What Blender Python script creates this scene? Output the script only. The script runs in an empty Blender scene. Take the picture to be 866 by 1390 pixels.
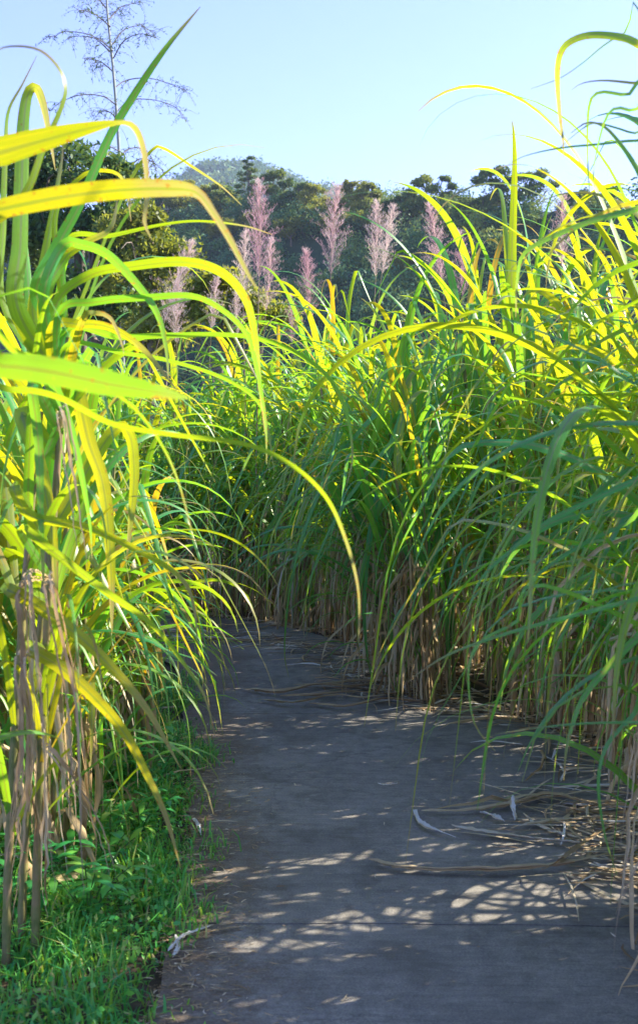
import bpy, math, random
import numpy as np
R = math.radians
rng = np.random.default_rng(11)
random.seed(5)
sc = bpy.context.scene
col = sc.collection
F = 1500.0; CX = 433.0; HY = 640.0; EYE = 1.5
SUN_EL = R(35.5); SUN_AZ = R(22)          # azimuth measured from +X towards +Y

def P(px, py, d):                        # a point seen at photo pixel (px,py) standing d metres away
    return np.array([(px-CX)/F*d, d, EYE-(py-HY)/F*d])
def G(px, py, z=0.0):                    # same, on the ground
    d = F*(EYE-z)/(py-HY)
    return np.array([(px-CX)/F*d, d, z])

# ------------------------------------------------------------------ mesh builder
class MB:
    def __init__(s): s.v=[]; s.f=[]; s.c=[]; s.n=0
    def add(s, v, f, c=None):
        v=np.asarray(v,float).reshape(-1,3); f=np.asarray(f,int).reshape(-1,4)
        s.v.append(v); s.f.append(f+s.n); s.n+=len(v)
        s.c.append(np.tile([.5,.5,.5,1.],(len(v),1)) if c is None else np.asarray(c,float))
    def build(s, name, mat, parent=None, smooth=True):
        v=np.concatenate(s.v); f=np.concatenate(s.f); c=np.concatenate(s.c)
        me=bpy.data.meshes.new(name)
        me.vertices.add(len(v)); me.vertices.foreach_set('co', v.astype(np.float32).ravel())
        me.loops.add(len(f)*4); me.loops.foreach_set('vertex_index', f.astype(np.int32).ravel())
        me.polygons.add(len(f)); me.polygons.foreach_set('loop_start', np.arange(len(f),dtype=np.int32)*4)
        me.polygons.foreach_set('use_smooth', np.full(len(f),smooth))
        a=me.color_attributes.new('leaf','FLOAT_COLOR','POINT')
        a.data.foreach_set('color', c.astype(np.float32).ravel())
        me.update(calc_edges=True); me.materials.append(mat)
        o=bpy.data.objects.new(name, me); col.objects.link(o)
        if parent is not None: o.parent=parent
        return o

def tag(o,label=None,cat=None,group=None,kind=None):
    for k,x in (('label',label),('category',cat),('group',group),('kind',kind)):
        if x: o[k]=x
    return o
def empty(name,loc=(0,0,0),rz=0):
    o=bpy.data.objects.new(name,None); col.objects.link(o); o.location=loc; o.rotation_euler[2]=rz
    o.empty_display_size=.1
    return o
def copy_tree(o,parent=None):
    c=o.copy(); col.objects.link(c); c.parent=parent
    for ch in list(o.children): copy_tree(ch,c)
    return c

# ------------------------------------------------------------------ shapes
def ribbon(mb, pts, side, width, rnd, fold=.18, dry=None, t0=0., t1=1.):
    """leaf blade: pts (n,3) midrib, side (n,3) unit, width (n,) full width; folded up a little along the midrib"""
    pts=np.asarray(pts); n=len(pts)
    tan=np.gradient(pts,axis=0); tan/=np.linalg.norm(tan,axis=1,keepdims=True)+1e-9
    side=side-(side*tan).sum(1,keepdims=True)*tan; side/=np.linalg.norm(side,axis=1,keepdims=True)+1e-9
    up=np.cross(side,tan)
    w=np.asarray(width)[:,None]*.5
    l=pts-side*w+up*w*fold; r=pts+side*w+up*w*fold
    v=np.stack([l,pts,r],1).reshape(-1,3)
    i=np.arange(n-1)*3
    f=np.concatenate([np.stack([i,i+1,i+4,i+3],1),np.stack([i+1,i+2,i+5,i+4],1)])
    t=np.linspace(t0,t1,n)
    c=np.ones((n,3,4)); c[:,:,0]=rnd; c[:,:,1]=t[:,None]; c[:,0,2]=1;c[:,1,2]=0;c[:,2,2]=1
    mb.add(v,f,c.reshape(-1,4))

def leaf_curve(p0, az, th0, L, A, p, n=13, kink=None, wander=.15, thmin=-88):
    s=np.linspace(0,1,n); th=th0-A*s**p
    if kink is not None: th=np.where(s>kink, np.minimum(th,-62), th)
    th=np.radians(np.maximum(th,thmin+rng.uniform(0,6)))
    a=az+wander*rng.normal()*s**1.5+ .05*np.sin(s*7+rng.uniform(0,6))
    d=np.stack([np.cos(th)*np.cos(a),np.cos(th)*np.sin(a),np.sin(th)],1)*(L/(n-1))
    pts=np.asarray(p0)+np.concatenate([[[0,0,0]],np.cumsum((d[1:]+d[:-1])/2,0)])
    side0=np.stack([-np.sin(a),np.cos(a),0*a],1)
    return pts,side0
def prof(n,W,tip=1.6,base=.55):
    t=np.linspace(0,1,n)
    return W*np.minimum(1,base+t*3.5)*np.clip(1-t**tip,0,1)**.85+.0015
def twist(pts,side,ang):
    tan=np.gradient(pts,axis=0); tan/=np.linalg.norm(tan,axis=1,keepdims=True)+1e-9
    side=side-(side*tan).sum(1,keepdims=True)*tan; side/=np.linalg.norm(side,axis=1,keepdims=True)+1e-9
    nb=np.cross(tan,side)
    return side*np.cos(ang)[:,None]+nb*np.sin(ang)[:,None]
def add_leaf(mb,p0,az,th0,L,A,p,W,n=13,kink=None,rnd=None,tw=.5,fold=None):
    pts,sd=leaf_curve(p0,az,th0,L,A,p,n,kink)
    ang=rng.normal()*tw*np.linspace(0,1,n)+rng.normal()*.2*tw
    ribbon(mb,pts,twist(pts,sd,ang),prof(n,W),rng.random() if rnd is None else rnd,fold=rng.uniform(.1,.35) if fold is None else fold)
def add_dead(mb,p0,az,th0,L,A,W,n=9):
    pts,sd=leaf_curve(p0,az,th0,L,A,.7,n,wander=.5,thmin=-89)
    pts=pts+rng.normal(size=pts.shape)*.006
    ang=rng.normal()*1.6*np.linspace(0,1,n)+rng.uniform(-1.5,1.5)
    ribbon(mb,pts,twist(pts,sd,ang),prof(n,W,2.5,.8)*rng.uniform(.6,1.2,n),rng.random(),fold=rng.uniform(.3,1.1))
def tube(mb,pts,rad,m=7,rnd=.5):
    pts=np.asarray(pts,float); n=len(pts); rad=np.broadcast_to(rad,(n,))
    tan=np.gradient(pts,axis=0); tan/=np.linalg.norm(tan,axis=1,keepdims=True)+1e-9
    ref=np.array([1.,0,0]) if abs(tan[:,0]).mean()<.8 else np.array([0,1.,0])
    a=np.cross(tan,ref); a/=np.linalg.norm(a,axis=1,keepdims=True); b=np.cross(tan,a)
    q=np.linspace(0,2*np.pi,m,endpoint=False)
    v=pts[:,None,:]+rad[:,None,None]*(a[:,None,:]*np.cos(q)[None,:,None]+b[:,None,:]*np.sin(q)[None,:,None])
    i,j=np.meshgrid(np.arange(n-1),np.arange(m),indexing='ij'); j2=(j+1)%m
    f=np.stack([i*m+j,i*m+j2,(i+1)*m+j2,(i+1)*m+j],-1).reshape(-1,4)
    c=np.ones((n,m,4)); c[:,:,0]=rnd; c[:,:,1]=np.linspace(0,1,n)[:,None]; c[:,:,2]=.5
    mb.add(v.reshape(-1,3),f,c.reshape(-1,4))
def spline(pts,n):
    p=np.asarray(pts,float); p=np.vstack([2*p[0]-p[1],p,2*p[-1]-p[-2]])
    seg=np.linalg.norm(np.diff(p[1:-1],axis=0),axis=1); cum=np.concatenate([[0],np.cumsum(seg)]); cum/=cum[-1]
    out=[]
    for t in np.linspace(0,1,n):
        k=min(np.searchsorted(cum,t,side='right')-1,len(seg)-1); u=(t-cum[k])/(cum[k+1]-cum[k]+1e-9)
        a,b,c,d=p[k],p[k+1],p[k+2],p[k+3]
        out.append(.5*((2*b)+(-a+c)*u+(2*a-5*b+4*c-d)*u*u+(-a+3*b-3*c+d)*u**3))
    return np.array(out)
def cards(mb,cen,size,rnd,aspect=.55,updir=None):
    """many small leaf quads at centres cen (n,3)"""
    n=len(cen); a=rng.normal(size=(n,3)); a/=np.linalg.norm(a,axis=1,keepdims=True)
    b=np.cross(a,rng.normal(size=(n,3))); b/=np.linalg.norm(b,axis=1,keepdims=True)
    s=np.broadcast_to(size,(n,))[:,None]*rng.uniform(.6,1.3,(n,1))
    v=np.stack([cen-a*s, cen+b*s*aspect*.8, cen+a*s, cen-b*s*aspect*.8],1).reshape(-1,3)
    i=np.arange(n)*4; f=np.stack([i,i+1,i+2,i+3],1)
    c=np.ones((n,4,4)); c[:,:,0]=np.broadcast_to(rnd,(n,))[:,None]; c[:,:,1]=rng.random((n,1)); c[:,:,2]=.5
    mb.add(v,f,c.reshape(-1,4))

# ------------------------------------------------------------------ materials
def new(name):
    m=bpy.data.materials.new(name); m.use_nodes=True; nt=m.node_tree
    for n in list(nt.nodes): nt.nodes.remove(n)
    out=nt.nodes.new('ShaderNodeOutputMaterial')
    return m,nt,out
def N(nt,t,**k):
    n=nt.nodes.new(t)
    for a,b in k.items():
        if a in n.inputs.keys(): n.inputs[a].default_value=b
        else: setattr(n,a,b)
    return n
def L(nt,a,b): nt.links.new(a,b)
def ramp(nt,stops,fac=None,interp='LINEAR'):
    r=nt.nodes.new('ShaderNodeValToRGB'); cr=r.color_ramp; cr.interpolation=interp
    while len(cr.elements)<len(stops): cr.elements.new(.5)
    for e,(p,c) in zip(cr.elements,stops): e.position=p; e.color=(*c,1)
    if fac is not None: L(nt,fac,r.inputs[0])
    return r
def mixc(nt,fac,a,b,mode='MIX'):
    m=nt.nodes.new('ShaderNodeMix'); m.data_type='RGBA'; m.blend_type=mode
    for i,x in ((0,fac),(6,a),(7,b)):
        if hasattr(x,'is_linked') or hasattr(x,'links'): L(nt,x,m.inputs[i])
        else: m.inputs[i].default_value=x if i==0 else (*x,1)
    return m.outputs[2]
def math_(nt,op,a,b=None,clamp=False):
    m=nt.nodes.new('ShaderNodeMath'); m.operation=op; m.use_clamp=clamp
    for i,x in ((0,a),(1,b)):
        if x is None: continue
        if hasattr(x,'links'): L(nt,x,m.inputs[i])
        else: m.inputs[i].default_value=x
    return m.outputs[0]

def leaf_mat(name,refl,trans,tip=(.42,.30,.14),tipstart=.9,transmix=.5,rough=.40,midrib=True,spec=.55,mott=.25,obj_var=.12):
    m,nt,out=new(name)
    at=N(nt,'ShaderNodeAttribute',attribute_name='leaf'); sep=N(nt,'ShaderNodeSeparateColor'); L(nt,at.outputs['Color'],sep.inputs[0])
    r,t,u=sep.outputs[0],sep.outputs[1],sep.outputs[2]
    tc=N(nt,'ShaderNodeTexCoord')
    nz=N(nt,'ShaderNodeTexNoise',Scale=9.0,Detail=3.0); L(nt,tc.outputs['Object'],nz.inputs['Vector'])
    oi=N(nt,'ShaderNodeObjectInfo')
    v=math_(nt,'ADD',r,math_(nt,'MULTIPLY',math_(nt,'SUBTRACT',oi.outputs['Random'],.5),obj_var))
    v=math_(nt,'ADD',v,math_(nt,'MULTIPLY',math_(nt,'SUBTRACT',nz.outputs[0],.5),mott),clamp=True)
    cr=ramp(nt,refl,v); ct=ramp(nt,trans,v)
    # dry tip: grows with t, jittered by the leaf's own number and noise
    x=math_(nt,'ADD',t,math_(nt,'MULTIPLY',math_(nt,'SUBTRACT',nz.outputs[0],.5),.25))
    x=math_(nt,'ADD',x,math_(nt,'MULTIPLY',math_(nt,'SUBTRACT',r,.5),.2))
    tipf=N(nt,'ShaderNodeMapRange',clamp=True); tipf.inputs['From Min'].default_value=tipstart; tipf.inputs['From Max'].default_value=tipstart+.14
    L(nt,x,tipf.inputs['Value'])
    c1=mixc(nt,tipf.outputs[0],cr.outputs[0],tip); c2=mixc(nt,tipf.outputs[0],ct.outputs[0],tuple(min(1,k*1.5) for k in tip))
    if midrib:
        mr=N(nt,'ShaderNodeMapRange',clamp=True); mr.inputs['From Min'].default_value=.10; mr.inputs['From Max'].default_value=.2
        mr.inputs['To Min'].default_value=.8; mr.inputs['To Max'].default_value=0; L(nt,u,mr.inputs['Value'])
        c1=mixc(nt,mr.outputs[0],c1,(.38,.44,.2))
        c2=mixc(nt,mr.outputs[0],c2,(.42,.44,.02))
        # lengthwise streaks, brown flecks and scorched edges
        cb=N(nt,'ShaderNodeCombineXYZ'); L(nt,math_(nt,'ADD',math_(nt,'MULTIPLY',u,7.),math_(nt,'MULTIPLY',r,90.)),cb.inputs[0]); L(nt,math_(nt,'MULTIPLY',t,5.),cb.inputs[1]); L(nt,math_(nt,'MULTIPLY',oi.outputs['Random'],40.),cb.inputs[2])
        sn=N(nt,'ShaderNodeTexNoise',Scale=1.,Detail=3.); L(nt,cb.outputs[0],sn.inputs['Vector'])
        sf=ramp(nt,[(.32,(0,0,0)),(.68,(1,1,1))],sn.outputs[0])
        c1=mixc(nt,math_(nt,'MULTIPLY',sf.outputs[0],.45),c1,(.03,.13,.04)); c2=mixc(nt,math_(nt,'MULTIPLY',sf.outputs[0],.5),c2,(.35,.55,.01))
        fn=N(nt,'ShaderNodeTexNoise',Scale=75.,Detail=5.); L(nt,tc.outputs['Object'],fn.inputs['Vector'])
        ff=math_(nt,'ADD',fn.outputs[0],math_(nt,'MULTIPLY',math_(nt,'MULTIPLY',u,u),.10)); ff=math_(nt,'ADD',ff,math_(nt,'MULTIPLY',t,.10))
        fr=ramp(nt,[(.74,(0,0,0)),(.80,(1,1,1))],ff)
        c1=mixc(nt,math_(nt,'MULTIPLY',fr.outputs[0],.8),c1,(.30,.15,.04)); c2=mixc(nt,math_(nt,'MULTIPLY',fr.outputs[0],.8),c2,(.7,.3,.03))
        # fine parallel veins
        wv=math_(nt,'SINE',math_(nt,'MULTIPLY',u,55.)); wv=math_(nt,'MULTIPLY',math_(nt,'ADD',wv,1.),.12)
        c1=mixc(nt,wv,c1,(.01,.03,.005)); c2=mixc(nt,wv,c2,(.05,.1,.0))
    if 'dry' in name or 'litter' in name:
        u2=math_(nt,'MULTIPLY',u,17.); wv=math_(nt,'MULTIPLY',math_(nt,'ADD',math_(nt,'SINE',u2),1.),.13)
        c1=mixc(nt,wv,c1,(.06,.04,.03)); nz.inputs['Scale'].default_value=14.
    b=N(nt,'ShaderNodeBsdfPrincipled',Roughness=rough); b.inputs['Specular IOR Level'].default_value=spec
    L(nt,c1,b.inputs['Base Color'])
    tr=N(nt,'ShaderNodeBsdfTranslucent'); L(nt,c2,tr.inputs['Color'])
    ms=N(nt,'ShaderNodeMixShader',Fac=transmix); L(nt,b.outputs[0],ms.inputs[1]); L(nt,tr.outputs[0],ms.inputs[2])
    L(nt,ms.outputs[0],out.inputs[0]); return m

M={}
M['cane']=leaf_mat('cane_leaf',
  [(0,(.03,.33,.13)),(.45,(.06,.44,.08)),(.78,(.17,.48,.045)),(.94,(.32,.42,.05)),(1,(.5,.28,.06))],
  [(0,(.25,.80,.04)),(.45,(.53,.86,.015)),(.75,(.84,.84,.01)),(.94,(.95,.74,.01)),(1,(.92,.46,.02))])
M['cane_dead']=leaf_mat('dry_cane_leaf',
  [(0,(.32,.21,.10)),(.4,(.60,.44,.23)),(.75,(.78,.62,.38)),(1,(.80,.74,.58))],
  [(0,(.2,.1,.04)),(.5,(.4,.25,.11)),(1,(.55,.42,.25))],tip=(.3,.24,.17),transmix=.3,rough=.7,midrib=False,spec=.2,mott=.6,obj_var=.3)
M['litter']=leaf_mat('litter_leaf',
  [(0,(.22,.14,.08)),(.4,(.50,.36,.2)),(.75,(.68,.58,.40)),(1,(.80,.79,.78))],
  [(0,(.2,.1,.04)),(.5,(.4,.25,.11)),(1,(.6,.55,.5))],tip=(.3,.24,.17),tipstart=2,transmix=.15,rough=.7,midrib=False,spec=.2,mott=.35,obj_var=.0)
M['grass']=leaf_mat('grass_blade',
  [(0,(.04,.30,.09)),(.55,(.10,.50,.09)),(.9,(.25,.52,.08)),(1,(.5,.42,.2))],[(0,(.10,.45,.03)),(1,(.45,.65,.05))],tipstart=1.2,transmix=.4,midrib=False,mott=.5)
M['tree']=leaf_mat('tree_leaf',
  [(0,(.025,.09,.035)),(.5,(.05,.14,.035)),(.85,(.12,.2,.035)),(1,(.2,.23,.035))],[(0,(.06,.16,.02)),(1,(.42,.45,.04))],tipstart=3,transmix=.33,midrib=False,rough=.55,spec=.35,mott=.1,obj_var=.3)
M['tree_pale']=leaf_mat('tree_leaf_pale',
  [(0,(.05,.09,.02)),(.6,(.12,.16,.025)),(1,(.2,.2,.04))],[(0,(.25,.34,.03)),(1,(.55,.52,.05))],tipstart=3,transmix=.4,midrib=False,rough=.55,spec=.35,mott=.1,obj_var=.2)
M['canopy']=leaf_mat('hill_canopy_leaf',
  [(0,(.035,.14,.065)),(.5,(.065,.21,.075)),(.8,(.15,.30,.07)),(1,(.28,.36,.06))],[(0,(.05,.12,.02)),(1,(.42,.45,.05))],tipstart=3,transmix=.25,midrib=False,rough=.6,spec=.3,mott=.1)
M['plume']=leaf_mat('cane_flower',
  [(0,(.48,.25,.30)),(.45,(.60,.42,.42)),(.8,(.70,.56,.46)),(1,(.82,.74,.66))],[(0,(.62,.34,.40)),(.5,(.72,.52,.50)),(1,(.85,.72,.62))],tip=(.6,.5,.46),transmix=.45,midrib=False,rough=.6,mott=.3,obj_var=.9)

def simple(name,stops,scale=6,rough=.7,detail=4,bump=.0,vec='Object',spec=.3,stretch=None):
    m,nt,out=new(name); tc=N(nt,'ShaderNodeTexCoord'); v=tc.outputs[vec]
    if stretch:
        mp=N(nt,'ShaderNodeMapping'); mp.inputs['Scale'].default_value=stretch; L(nt,v,mp.inputs[0]); v=mp.outputs[0]
    nz=N(nt,'ShaderNodeTexNoise',Scale=float(scale),Detail=float(detail),Roughness=.6); L(nt,v,nz.inputs['Vector'])
    r=ramp(nt,stops,nz.outputs[0]); b=N(nt,'ShaderNodeBsdfPrincipled',Roughness=rough); b.inputs['Specular IOR Level'].default_value=spec
    L(nt,r.outputs[0],b.inputs['Base Color'])
    if bump:
        bp=N(nt,'ShaderNodeBump',Strength=bump,Distance=.02); L(nt,nz.outputs[0],bp.inputs['Height']); L(nt,bp.outputs[0],b.inputs['Normal'])
    L(nt,b.outputs[0],out.inputs[0]); return m
M['stalk']=simple('cane_stalk',[(.3,(.10,.13,.04)),(.5,(.22,.20,.08)),(.7,(.30,.20,.12))],14,.45)
M['plume_stem']=simple('flower_stem',[(.3,(.22,.18,.08)),(.7,(.38,.26,.17))],9,.5)
M['bark']=simple('bark',[(.3,(.10,.08,.06)),(.7,(.25,.21,.17))],5,.9,bump=.6,stretch=(3,3,.6))
M['pale_culm']=simple('pale_culm',[(.3,(.20,.24,.20)),(.7,(.34,.37,.32))],3,.5)
M['twig']=simple('dark_twig',[(.3,(.07,.06,.045)),(.7,(.14,.12,.09))],5,.7)
M['soil']=simple('soil',[(.3,(.035,.026,.018)),(.55,(.075,.055,.038)),(.75,(.13,.10,.07))],7,.95,8,bump=.8)
M['hill_soil']=simple('hill_soil',[(.3,(.008,.035,.02)),(.7,(.02,.06,.028))],1.5,.95,8,bump=1)
M['far_wood']=simple('far_wood',[(.35,(.008,.03,.022)),(.6,(.022,.06,.032))],.06,.95,8,bump=1)
M['stem']=simple('weed_stem',[(.3,(.05,.12,.03)),(.7,(.10,.18,.04))],6,.6)

def concrete():
    m,nt,out=new('concrete'); tc=N(nt,'ShaderNodeTexCoord'); v=tc.outputs['Object']
    big=N(nt,'ShaderNodeTexNoise',Scale=1.3,Detail=5.,Roughness=.65); L(nt,v,big.inputs['Vector'])
    mp=N(nt,'ShaderNodeMapping'); mp.inputs['Scale'].default_value=(1.2,16,1); L(nt,v,mp.inputs[0])
    st=N(nt,'ShaderNodeTexNoise',Scale=3.,Detail=6.,Roughness=.7); L(nt,mp.outputs[0],st.inputs['Vector'])
    fi=N(nt,'ShaderNodeTexNoise',Scale=140.,Detail=4.,Roughness=.75); L(nt,v,fi.inputs['Vector'])
    mid=N(nt,'ShaderNodeTexNoise',Scale=14.,Detail=6.,Roughness=.7); L(nt,v,mid.inputs['Vector'])
    r=ramp(nt,[(.3,(.155,.145,.132)),(.5,(.21,.197,.178)),(.72,(.26,.244,.222))],big.outputs[0])
    c=mixc(nt,.55,r.outputs[0],ramp(nt,[(.35,(.35,.35,.35)),(.65,(.62,.62,.62))],st.outputs[0]).outputs[0],'OVERLAY')
    c=mixc(nt,.5,c,ramp(nt,[(.33,(.3,.3,.3)),(.67,(.68,.67,.65))],mid.outputs[0]).outputs[0],'OVERLAY')
    c=mixc(nt,.6,c,ramp(nt,[(.3,(.2,.2,.2)),(.7,(.8,.8,.8))],fi.outputs[0]).outputs[0],'OVERLAY')
    cv=N(nt,'ShaderNodeTexVoronoi',Scale=.55); cv.feature='DISTANCE_TO_EDGE'
    dm=N(nt,'ShaderNodeVectorMath'); dm.operation='MULTIPLY_ADD'; L(nt,mid.outputs['Color'],dm.inputs[0]); dm.inputs[1].default_value=(.22,.22,0); L(nt,v,dm.inputs[2]); L(nt,dm.outputs[0],cv.inputs['Vector'])
    ck=ramp(nt,[(.0015,(1,1,1)),(.005,(0,0,0))],cv.outputs['Distance']); ckm=math_(nt,'MULTIPLY',ck.outputs[0],math_(nt,'GREATER_THAN',big.outputs[0],.50))
    c=mixc(nt,math_(nt,'MULTIPLY',ckm,.4),c,(.03,.027,.024))
    s2=N(nt,'ShaderNodeTexNoise',Scale=3.4,Detail=7.,Roughness=.6,Distortion=.6); L(nt,v,s2.inputs['Vector'])
    c=mixc(nt,math_(nt,'MULTIPLY',ramp(nt,[(.54,(0,0,0)),(.62,(1,1,1))],s2.outputs[0]).outputs[0],.38),c,(.075,.066,.055))
    c=mixc(nt,math_(nt,'MULTIPLY',ramp(nt,[(.36,(1,1,1)),(.44,(0,0,0))],s2.outputs[0]).outputs[0],.3),c,(.27,.25,.23))
    # pale specks of grit and dark pits
    vo=N(nt,'ShaderNodeTexVoronoi',Scale=38.); L(nt,v,vo.inputs['Vector'])
    sp=ramp(nt,[(.035,(1,1,1)),(.07,(0,0,0))],vo.outputs['Distance']); vc=N(nt,'ShaderNodeSeparateColor'); L(nt,vo.outputs['Color'],vc.inputs[0])
    k=math_(nt,'MULTIPLY',sp.outputs[0],math_(nt,'GREATER_THAN',vc.outputs[0],.86))
    c=mixc(nt,k,c,(.42,.40,.37))
    # soil stain along the left verge (shape of its own, world x/y)
    sx=N(nt,'ShaderNodeSeparateXYZ'); L(nt,v,sx.inputs[0])
    e=math_(nt,'ADD',sx.outputs[0],math_(nt,'MULTIPLY',math_(nt,'SUBTRACT',sx.outputs[1],3.4),.07))
    e=math_(nt,'ADD',e,math_(nt,'MULTIPLY',math_(nt,'SUBTRACT',mid.outputs[0],.5),.7))
    e=math_(nt,'ADD',e,math_(nt,'MULTIPLY',math_(nt,'SUBTRACT',big.outputs[0],.5),.6))
    mr=N(nt,'ShaderNodeMapRange',clamp=True); mr.inputs['From Min'].default_value=-.42; mr.inputs['From Max'].default_value=-.12; mr.inputs['To Min'].default_value=.85; mr.inputs['To Max'].default_value=0
    L(nt,e,mr.inputs['Value'])
    soil=ramp(nt,[(.35,(.07,.05,.035)),(.65,(.22,.165,.12))],fi.outputs[0])
    c=mixc(nt,mr.outputs[0],c,soil.outputs[0])
    b=N(nt,'ShaderNodeBsdfPrincipled',Roughness=.8); b.inputs['Specular IOR Level'].default_value=.35; L(nt,c,b.inputs['Base Color'])
    bp=N(nt,'ShaderNodeBump',Strength=.5,Distance=.004); L(nt,fi.outputs[0],bp.inputs['Height'])
    bp2=N(nt,'ShaderNodeBump',Strength=.5,Distance=.01); L(nt,st.outputs[0],bp2.inputs['Height']); L(nt,bp.outputs[0],bp2.inputs['Normal'])
    L(nt,bp2.outputs[0],b.inputs['Normal']); L(nt,b.outputs[0],out.inputs[0]); return m
M['concrete']=concrete()

# ------------------------------------------------------------------ ground and path
def grid_mesh(name,xs,ys,zf,mat):
    X,Y=np.meshgrid(xs,ys); Z=zf(X,Y); nx,ny=len(xs),len(ys)
    v=np.stack([X,Y,Z],-1).reshape(-1,3)
    i,j=np.meshgrid(np.arange(ny-1),np.arange(nx-1),indexing='ij'); a=i*nx+j
    f=np.stack([a,a+1,a+nx+1,a+nx],-1).reshape(-1,4)
    mb=MB(); mb.add(v,f); return mb.build(name,mat)
def wav(X,Y,s,seed,octv=4):
    r=np.random.default_rng(seed); z=0*X; amp=1
    for o in range(octv):
        for k in range(3):
            a=r.uniform(0,2*np.pi); ph=r.uniform(0,6.3); z=z+amp*np.sin((X*np.cos(a)+Y*np.sin(a))*s*2**o*r.uniform(.8,1.25)+ph)/3
        amp*=.5
    return z
# ground: denser near camera
xs=np.concatenate([np.linspace(-900,-12,24)[:-1],np.linspace(-12,12,200),np.linspace(12,900,24)[1:]])
ys=np.concatenate([np.linspace(-300,-3,12)[:-1],np.linspace(-3,20,190),np.linspace(20,1300,40)[1:]])
tag(grid_mesh('ground',xs,ys,lambda X,Y: -.035+.012*wav(X,Y,3.1,3)*(np.abs(X)<12)*(Y<20),M['soil']),kind='structure')

# centre line of the path with left/right edges (metres)
PL=[(-.50,-6),(-.49,1.5),(-.47,3.4),(-.53,4.4),(-.62,5.3),(-.78,6.3),(-.95,7.6),(-1.2,8.7),(-1.75,9.25),(-3.0,9.7),(-6,10.6),(-12,12.5)]
PR=[(1.35,-6),(1.2,1.5),(1.18,3.4),(1.4,4.5),(1.5,5.6),(1.4,6.3),(.9,7.1),(.5,7.8),(.35,9.3),(-1.0,11.3),(-4.8,13.0),(-11.4,15.0)]
nl=240
pl=spline([(x,y,0) for x,y in PL],nl); pr=spline([(x,y,0) for x,y in PR],nl)
pl[:,0]+=.02*wav(pl[:,1],pl[:,1],5,9); pr[:,0]+=.03*wav(pr[:,1],pr[:,1],4,10)
def path_slabs():
    mb=MB(); m=13
    cuts=[]; 
    # groups of rows; a real 9 mm wide joint is left open between slabs
    yc=(pl[:,1]+pr[:,1])/2
    joints=[.55,3.655,6.85]
    rows=[]
    for k in range(nl):
        rows.append((pl[k],pr[k],False))
    # replace rows near joints by straight cross rows
    out=[]
    for k in range(nl):
        y0=min(pl[k][1],pr[k][1]); 
        if pl[k][1]<7.2:
            yy=pl[k][1]; xr=np.interp(yy,pr[:,1][:nl//1],pr[:,0]); out.append((yy,pl[k][0],xr))
    strips=[]; cur=[]; ji=0
    for (yy,xl,xr) in out:
        while ji<len(joints) and yy>joints[ji]:
            j=joints[ji]; cur.append((j-.005,xl,xr)); strips.append(cur); cur=[(j+.005,xl,xr)]; ji+=1
            if yy-j<.02: yy=j+.03
        cur.append((yy,xl,xr))
    last=cur
    strips.append(last)
    for s in strips:
        V=[];
        for (yy,xl,xr) in s:
            for q in np.linspace(0,1,m):
                x=xl+(xr-xl)*q; V.append((x,yy+.006*math.sin(x*3.1+1)+.004*math.sin(x*11),.004*math.sin(x*1.3+yy*.8)))
        n=len(s); V=np.array(V)
        i,j=np.meshgrid(np.arange(n-1),np.arange(m-1),indexing='ij'); a=i*m+j
        mb.add(V,np.stack([a,a+1,a+m+1,a+m],-1).reshape(-1,4))
        # border skirts, 6 cm deep
        ring=[j for j in range(m)]+[i*m+m-1 for i in range(1,n)]+[(n-1)*m+j for j in range(m-2,-1,-1)]+[i*m for i in range(n-2,0,-1)]
        top=V[ring]; bot=top-[0,0,.07]; k=len(ring); q=np.arange(k)
        mb.add(np.vstack([top,bot]),np.stack([q,(q+1)%k,(q+1)%k+k,q+k],1))
    # the curved remainder
    k0=max(k for k in range(nl) if pl[k][1]<7.2)
    a0=np.array([last[-1][1],last[-1][0],0]); b0=np.array([last[-1][2],last[-1][0],0])
    A=[a0]+[pl[k] for k in range(k0+1,nl)]
    # right side resampled from the matching y on
    kr=np.searchsorted(pr[:,1],last[-1][0]); rr=spline([b0]+[pr[k] for k in range(kr,nl,6)],len(A))
    V=[]
    for a,b in zip(A,rr):
        for q in np.linspace(0,1,m):
            p=a+(b-a)*q; V.append((p[0],p[1],.004*math.sin(p[0]*1.3+p[1]*.8)))
    n=len(A); i,j=np.meshgrid(np.arange(n-1),np.arange(m-1),indexing='ij'); a=i*m+j
    mb.add(V,np.stack([a,a+1,a+m+1,a+m],-1).reshape(-1,4))
    return mb.build('path',M['concrete'])
tag(path_slabs(),kind='structure')

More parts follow.
